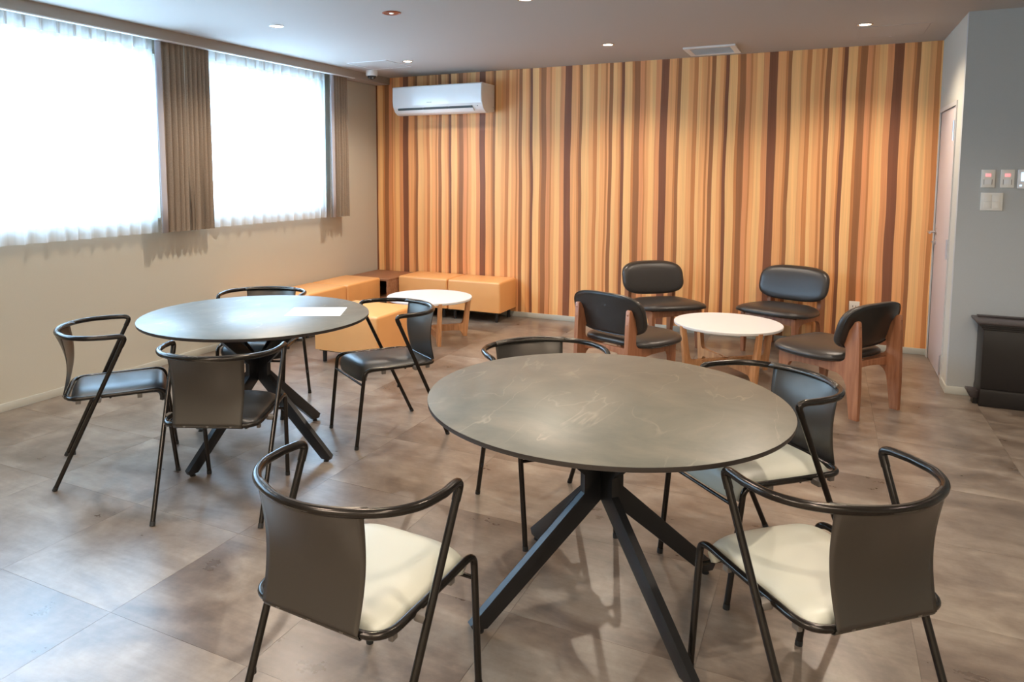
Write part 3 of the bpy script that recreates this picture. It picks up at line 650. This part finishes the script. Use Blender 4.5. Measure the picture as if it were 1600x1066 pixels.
# ------------------------------------------------------------------ lounge chairs
def make_lounge(label):
    t = thing('lounge_chair', label, 'chair', (0, 0, 0), 0, 'wooden lounge chairs around the right coffee table')
    side = [(-.322, 0), (-.268, 0), (-.252, .13)] + [(-.18 - .068 * math.cos(a), .175 + .095 * math.sin(a)) for a in [i * PI / 10 for i in range(1, 6)]] + \
           [(-.05, .280), (.09, .278)] + [(.12 + .045 * math.sin(a), .235 + .043 * math.cos(a)) for a in [i * PI / 8 for i in range(0, 5)]] + \
           [(.176, .10), (.186, 0), (.216, 0), (.226, .18), (.232, .335), (.12, .342), (-.05, .340), (-.16, .338)] + \
           [(-.19 + .0 - .045 * math.sin(a), .382 - .042 * math.cos(a)) for a in [i * PI / 8 for i in range(0, 5)]] + \
           [(-.235, .43), (-.222, .455), (-.206, .475), (-.222, .50), (-.278, .600), (-.288, .607), (-.300, .606), (-.307, .597), (-.313, .48), (-.318, .33), (-.322, .18)]
    me = None
    for s in (-1, 1):
        fr_ = prism('side_frame', side, s * .213 - .0155, s * .213 + .0155, 'walnut', t, bev=.004)
        for z in (.575, .51):
            k = lathe('dowel', [(.001, 0), (.005, 0), (.004, .003), (.001, .004)], 'cab_wood', fr_, 12)
            k.matrix_local = Matrix.Translation((s * .213, -.3105 - .0, z)) @ Matrix.Rotation(PI / 2, 4, 'X')
    # cross rails with arched underside
    def rail(y0, y1, zt, zb, up):
        n = 12; poly = [(-.198, zt), (.198, zt)] + [(.198 - .396 * i / n, zb + up * math.sin(PI * i / n) ** .8) for i in range(n + 1)]
        prism('cross_rail', poly, y0, y1, 'walnut', t, axis='y', bev=.002)
    rail(.195, .222, .334, .275, .012); rail(-.236, -.212, .330, .272, .022)
    # seat pad
    def sup(a, n, A_, B_):
        c, s = math.cos(a), math.sin(a); return A_ * math.copysign(abs(c) ** (2 / n), c), B_ * math.copysign(abs(s) ** (2 / n), s)
    def pad(name, n, A_, B_, prof_, fn, mt, parent, nn=64):
        V = []; F = []
        for i, (k, h_) in enumerate(prof_):
            for j in range(nn):
                x, y_ = sup(2 * PI * j / nn, n, A_, B_); x *= k; y_ *= k
                V.append(fn(x, y_, h_))
            if i:
                for j in range(nn): F.append(((i - 1) * nn + j, (i - 1) * nn + (j + 1) % nn, i * nn + (j + 1) % nn, i * nn + j))
        V.append(fn(0, 0, prof_[0][1])); V.append(fn(0, 0, prof_[-1][1])); a_, b_ = len(V) - 2, len(V) - 1; q = (len(prof_) - 1) * nn
        for j in range(nn): F.append((a_, (j + 1) % nn, j)); F.append((b_, q + j, q + (j + 1) % nn))
        me = mesh(name, V, F); bm = bmesh.new(); bm.from_mesh(me); bmesh.ops.recalc_face_normals(bm, faces=bm.faces); bm.to_mesh(me); bm.free()
        return link(name, me, mt, parent, 'all')
    def fseat(x, y_, h_):
        yy = y_ + .035
        taper = 1 - .13 * max(0, -y_ / .26)
        dz = -.34 * max(0, abs(x) - .17) ** 1.5 * 1.0 + .006 * (y_ / .26) - .012 * max(0, (y_ - .17) / .09) ** 2 * 1.0
        return (x * taper, yy, .371 + h_ + dz)
    seatp = [(.35, -.028), (.75, -.028), (.93, -.026), (.985, -.014), (1.0, -.002), (.985, .008), (.94, .017), (.86, .0235), (.7, .029), (.45, .033), (.2, .034)]
    st = pad('seat', 3.6, .305, .262, seatp, fseat, 'lounge_vinyl', t)
    def fback(x, z, h_):
        y_ = -.268 - .29 * z + .36 * x * x + h_
        return (x, y_, .556 + z)
    backp = [(.3, -.002), (.8, -.002), (.955, .000), (.99, .006), (1.0, .018), (.995, .030), (.97, .041), (.92, .050), (.82, .057), (.6, .062), (.3, .064)]
    bk = pad('backrest', 3.3, .292, .145, backp, fback, 'lounge_vinyl', t)
    ring = [fback(*[q * .975 for q in sup(2 * PI * j / 72, 3.3, .292, .145)], .000) for j in range(73)]
    tube('piping', [(x, y_ - .001, z) for x, y_, z in ring], .0028, 'piping', bk, 6)
    ring = [fseat(*[q * 1.0 for q in sup(2 * PI * j / 72, 3.6, .305, .262)], -.012) for j in range(73)]
    tube('piping', ring, .0025, 'piping', st, 6)
    return t
l4 = make_lounge('wooden lounge chair at right of the white coffee table, seen from behind, nearest the door')
l4.location = (4.644, 5.266, 0); l4.rotation_euler = (0, 0, rd(56.2))
dup(l4, (3.372, 5.014, 0), rd(-23), 'wooden lounge chair seen from behind at the left of the right coffee table')
dup(l4, (3.336, 6.419, 0), rd(218.6), 'wooden lounge chair facing the camera, the left one of the two by the wall')
dup(l4, (4.259, 6.574, 0), rd(157.9), 'wooden lounge chair facing the camera beside the wall socket')

# ------------------------------------------------------------------ coffee tables
def make_coffee(label, loc, rot):
    t = thing('coffee_table', label, 'table', (loc[0], loc[1], 0), rot, 'white topped coffee tables')
    z = .385; r = .384
    lathe('table_top', [(.001, -.022), (r - .006, -.022), (r - .001, -.018), (r, -.011), (r, -.003), (r - .003, 0), (.001, 0)], 'coffee_top', t, 96, (0, 0, z))
    half = [(.395, .372), (.360, .372)]
    def U(zlo, zhi):
        R_ = [(.392, .378), (.352, .362), (.318, .16)] + [(.285 + .033 * math.cos(a), zhi + .040 - .040 * math.sin(a)) for a in [i * PI / 8 for i in range(1, 5)]]
        Lo = [(.22, zlo)] + [(.27 + .03 * math.sin(a), zlo - .035 + .035 * math.cos(a)) for a in [i * PI / 8 for i in range(1, 4)]] + [(.315, 0), (.350, 0), (.356, .06)]
        right = R_[::1]; 
        outer = [(x, y_) for x, y_ in Lo]
        poly = [(x, y_) for x, y_ in R_] + [(-x, y_) for x, y_ in R_[::-1]] + [(-x, y_) for x, y_ in Lo[::-1]] + [(x, y_) for x, y_ in Lo]
        return poly
    for k, a in enumerate((0, PI / 2)):
        prism('leg_frame', U(.062, .115), -.016, .016, 'oak', t, axis='y', bev=.003, mtx=Matrix.Rotation(a, 4, 'Z'))
    for k in range(4):
        a = k * PI / 2; lathe('pad', [(.001, 0), (.011, 0), (.011, .003), (.001, .003)], 'foot', t, 12, (math.cos(a) * .333, math.sin(a) * .333, -.0005))
    return t
make_coffee('round white topped coffee table in front of the orange bench seats', (1.40, 5.69), rd(43))
make_coffee('round white topped coffee table between the four lounge chairs', (3.945, 5.685), rd(41))

# ------------------------------------------------------------------ orange seats
def make_ottoman(label, x0, x1, y0, y1, group=None):
    sx_, sy_ = x1 - x0, y1 - y0
    t = thing('ottoman', label, 'ottoman', ((x0 + x1) / 2, (y0 + y1) / 2, 0), 0, group)
    a, b_ = sx_ / 2, sy_ / 2
    bm = bmesh.new(); bmesh.ops.create_cube(bm, size=1)
    for v in bm.verts: v.co = Vector((v.co.x * sx_, v.co.y * sy_, .2575 + v.co.z * .305))
    top = [e for e in bm.edges if all(v.co.z > .3 for v in e.verts)]; ver = [e for e in bm.edges if abs(e.verts[0].co.z - e.verts[1].co.z) > .1]
    bot = [e for e in bm.edges if all(v.co.z < .2 for v in e.verts)]
    bmesh.ops.bevel(bm, geom=top + ver, offset=.022, segments=4, profile=.5, affect='EDGES')
    bmesh.ops.subdivide_edges(bm, edges=bm.edges[:], cuts=1, use_grid_fill=True)
    for v in bm.verts:
        if v.co.z > .4: v.co.z += .006 * max(0, 1 - (v.co.x / a) ** 2) * max(0, 1 - (v.co.y / b_) ** 2)
    link('cushion', frombm('cushion', bm), 'orange', t, True)
    box('base', (-a + .03, -b_ + .03, .090), (a - .03, b_ - .03, .106), 'otto_base', t)
    for sx2 in (-1, 1):
        for sy2 in (-1, 1):
            lathe('leg', [(.001, .0), (.016, .0), (.018, .086), (.001, .086)], 'otto_leg', t, 16, (sx2 * (a - .06), sy2 * (b_ - .06), 0))
    return t
GO = 'tan orange bench seats along the walls'
make_ottoman('single tan orange square stool standing free behind the turned dining chair', .985, 1.585, 4.555, 5.125)
make_ottoman('tan orange bench seat on the timber wall, next to the wooden corner table', .545, 1.128, 6.54, 6.97, GO)
make_ottoman('tan orange bench seat at the right end of the row on the timber wall', 1.136, 1.722, 6.54, 6.97, GO)
make_ottoman('tan orange bench seat on the window wall, next to the corner table', .015, .455, 5.755, 6.345, GO)
make_ottoman('tan orange bench seat on the window wall, second from the corner table', .015, .455, 5.155, 5.747, GO)
make_ottoman('tan orange bench seat on the window wall, farthest from the corner', .015, .455, 4.555, 5.147, GO)
# corner table
t = thing('corner_table', 'low brown wooden open table filling the corner between the orange seats', 'table', (.275, 6.66, 0))
a0, a1, b0, b1 = -.260, .262, -.305, .305
box('table_top', (a0, b0, .372), (a1, b1, .392), 'cab_wood', t, bev=.0015)
box('side_panel', (a1 - .020, b0, 0), (a1, b1, .372), 'cab_wood', t, bev=.001)
box('side_panel', (a0, b0, 0), (a0 + .020, b1, .372), 'cab_wood', t, bev=.001)
box('back_panel', (a0 + .020, b1 - .015, 0), (a1 - .020, b1, .372), 'cab_wood', t)
box('shelf', (a0 + .020, b0 + .01, .185), (a1 - .020, b1 - .015, .203), 'cab_wood', t)
box('bottom_panel', (a0 + .020, b0, .03), (a1 - .020, b1 - .015, .048), 'cab_wood', t)

# black cabinet on the right
t = thing('black_cabinet', 'low black wooden cabinet with moulded top against the grey wall at right', 'cabinet', (5.50, YC, 0))
yb, yf = -.012, -.226
box('body', (.0, yf, .10), (1.35, yb, .512), 'black_wood', t, bev=.003)
prism('plinth', [(-.004, .0), (1.356, .0), (1.356, .09), (1.35, .112), (0, .112), (-.004, .09)], yf - .010, yb, 'black_wood', t, axis='y', bev=.003)
for i, (e, z0_, z1_) in enumerate(((.006, .496, .508), (.014, .508, .522), (.026, .522, .536))):
    box('moulding', (-e, yf - e, z0_), (1.35 + e, yb, z1_), 'black_wood', t, bev=.004)
box('top_board', (-.040, yf - .035, .536), (1.39, yb, .553), 'black_wood_top', t, bev=.004)
box('top_rail', (-.010, -.06, .553), (1.36, yb, .562), 'black_wood_top', t, bev=.002)
prism('side_foot', [(-.065, .078), (-.062, .090), (.004, .088), (.004, .040), (-.045, .040)], -.19, -.10, 'black_wood_top', t, axis='y', bev=.003)
boxes('foot_block', [((-.03, -.18, 0), (.004, -.11, .042))], 'black_wood', t)
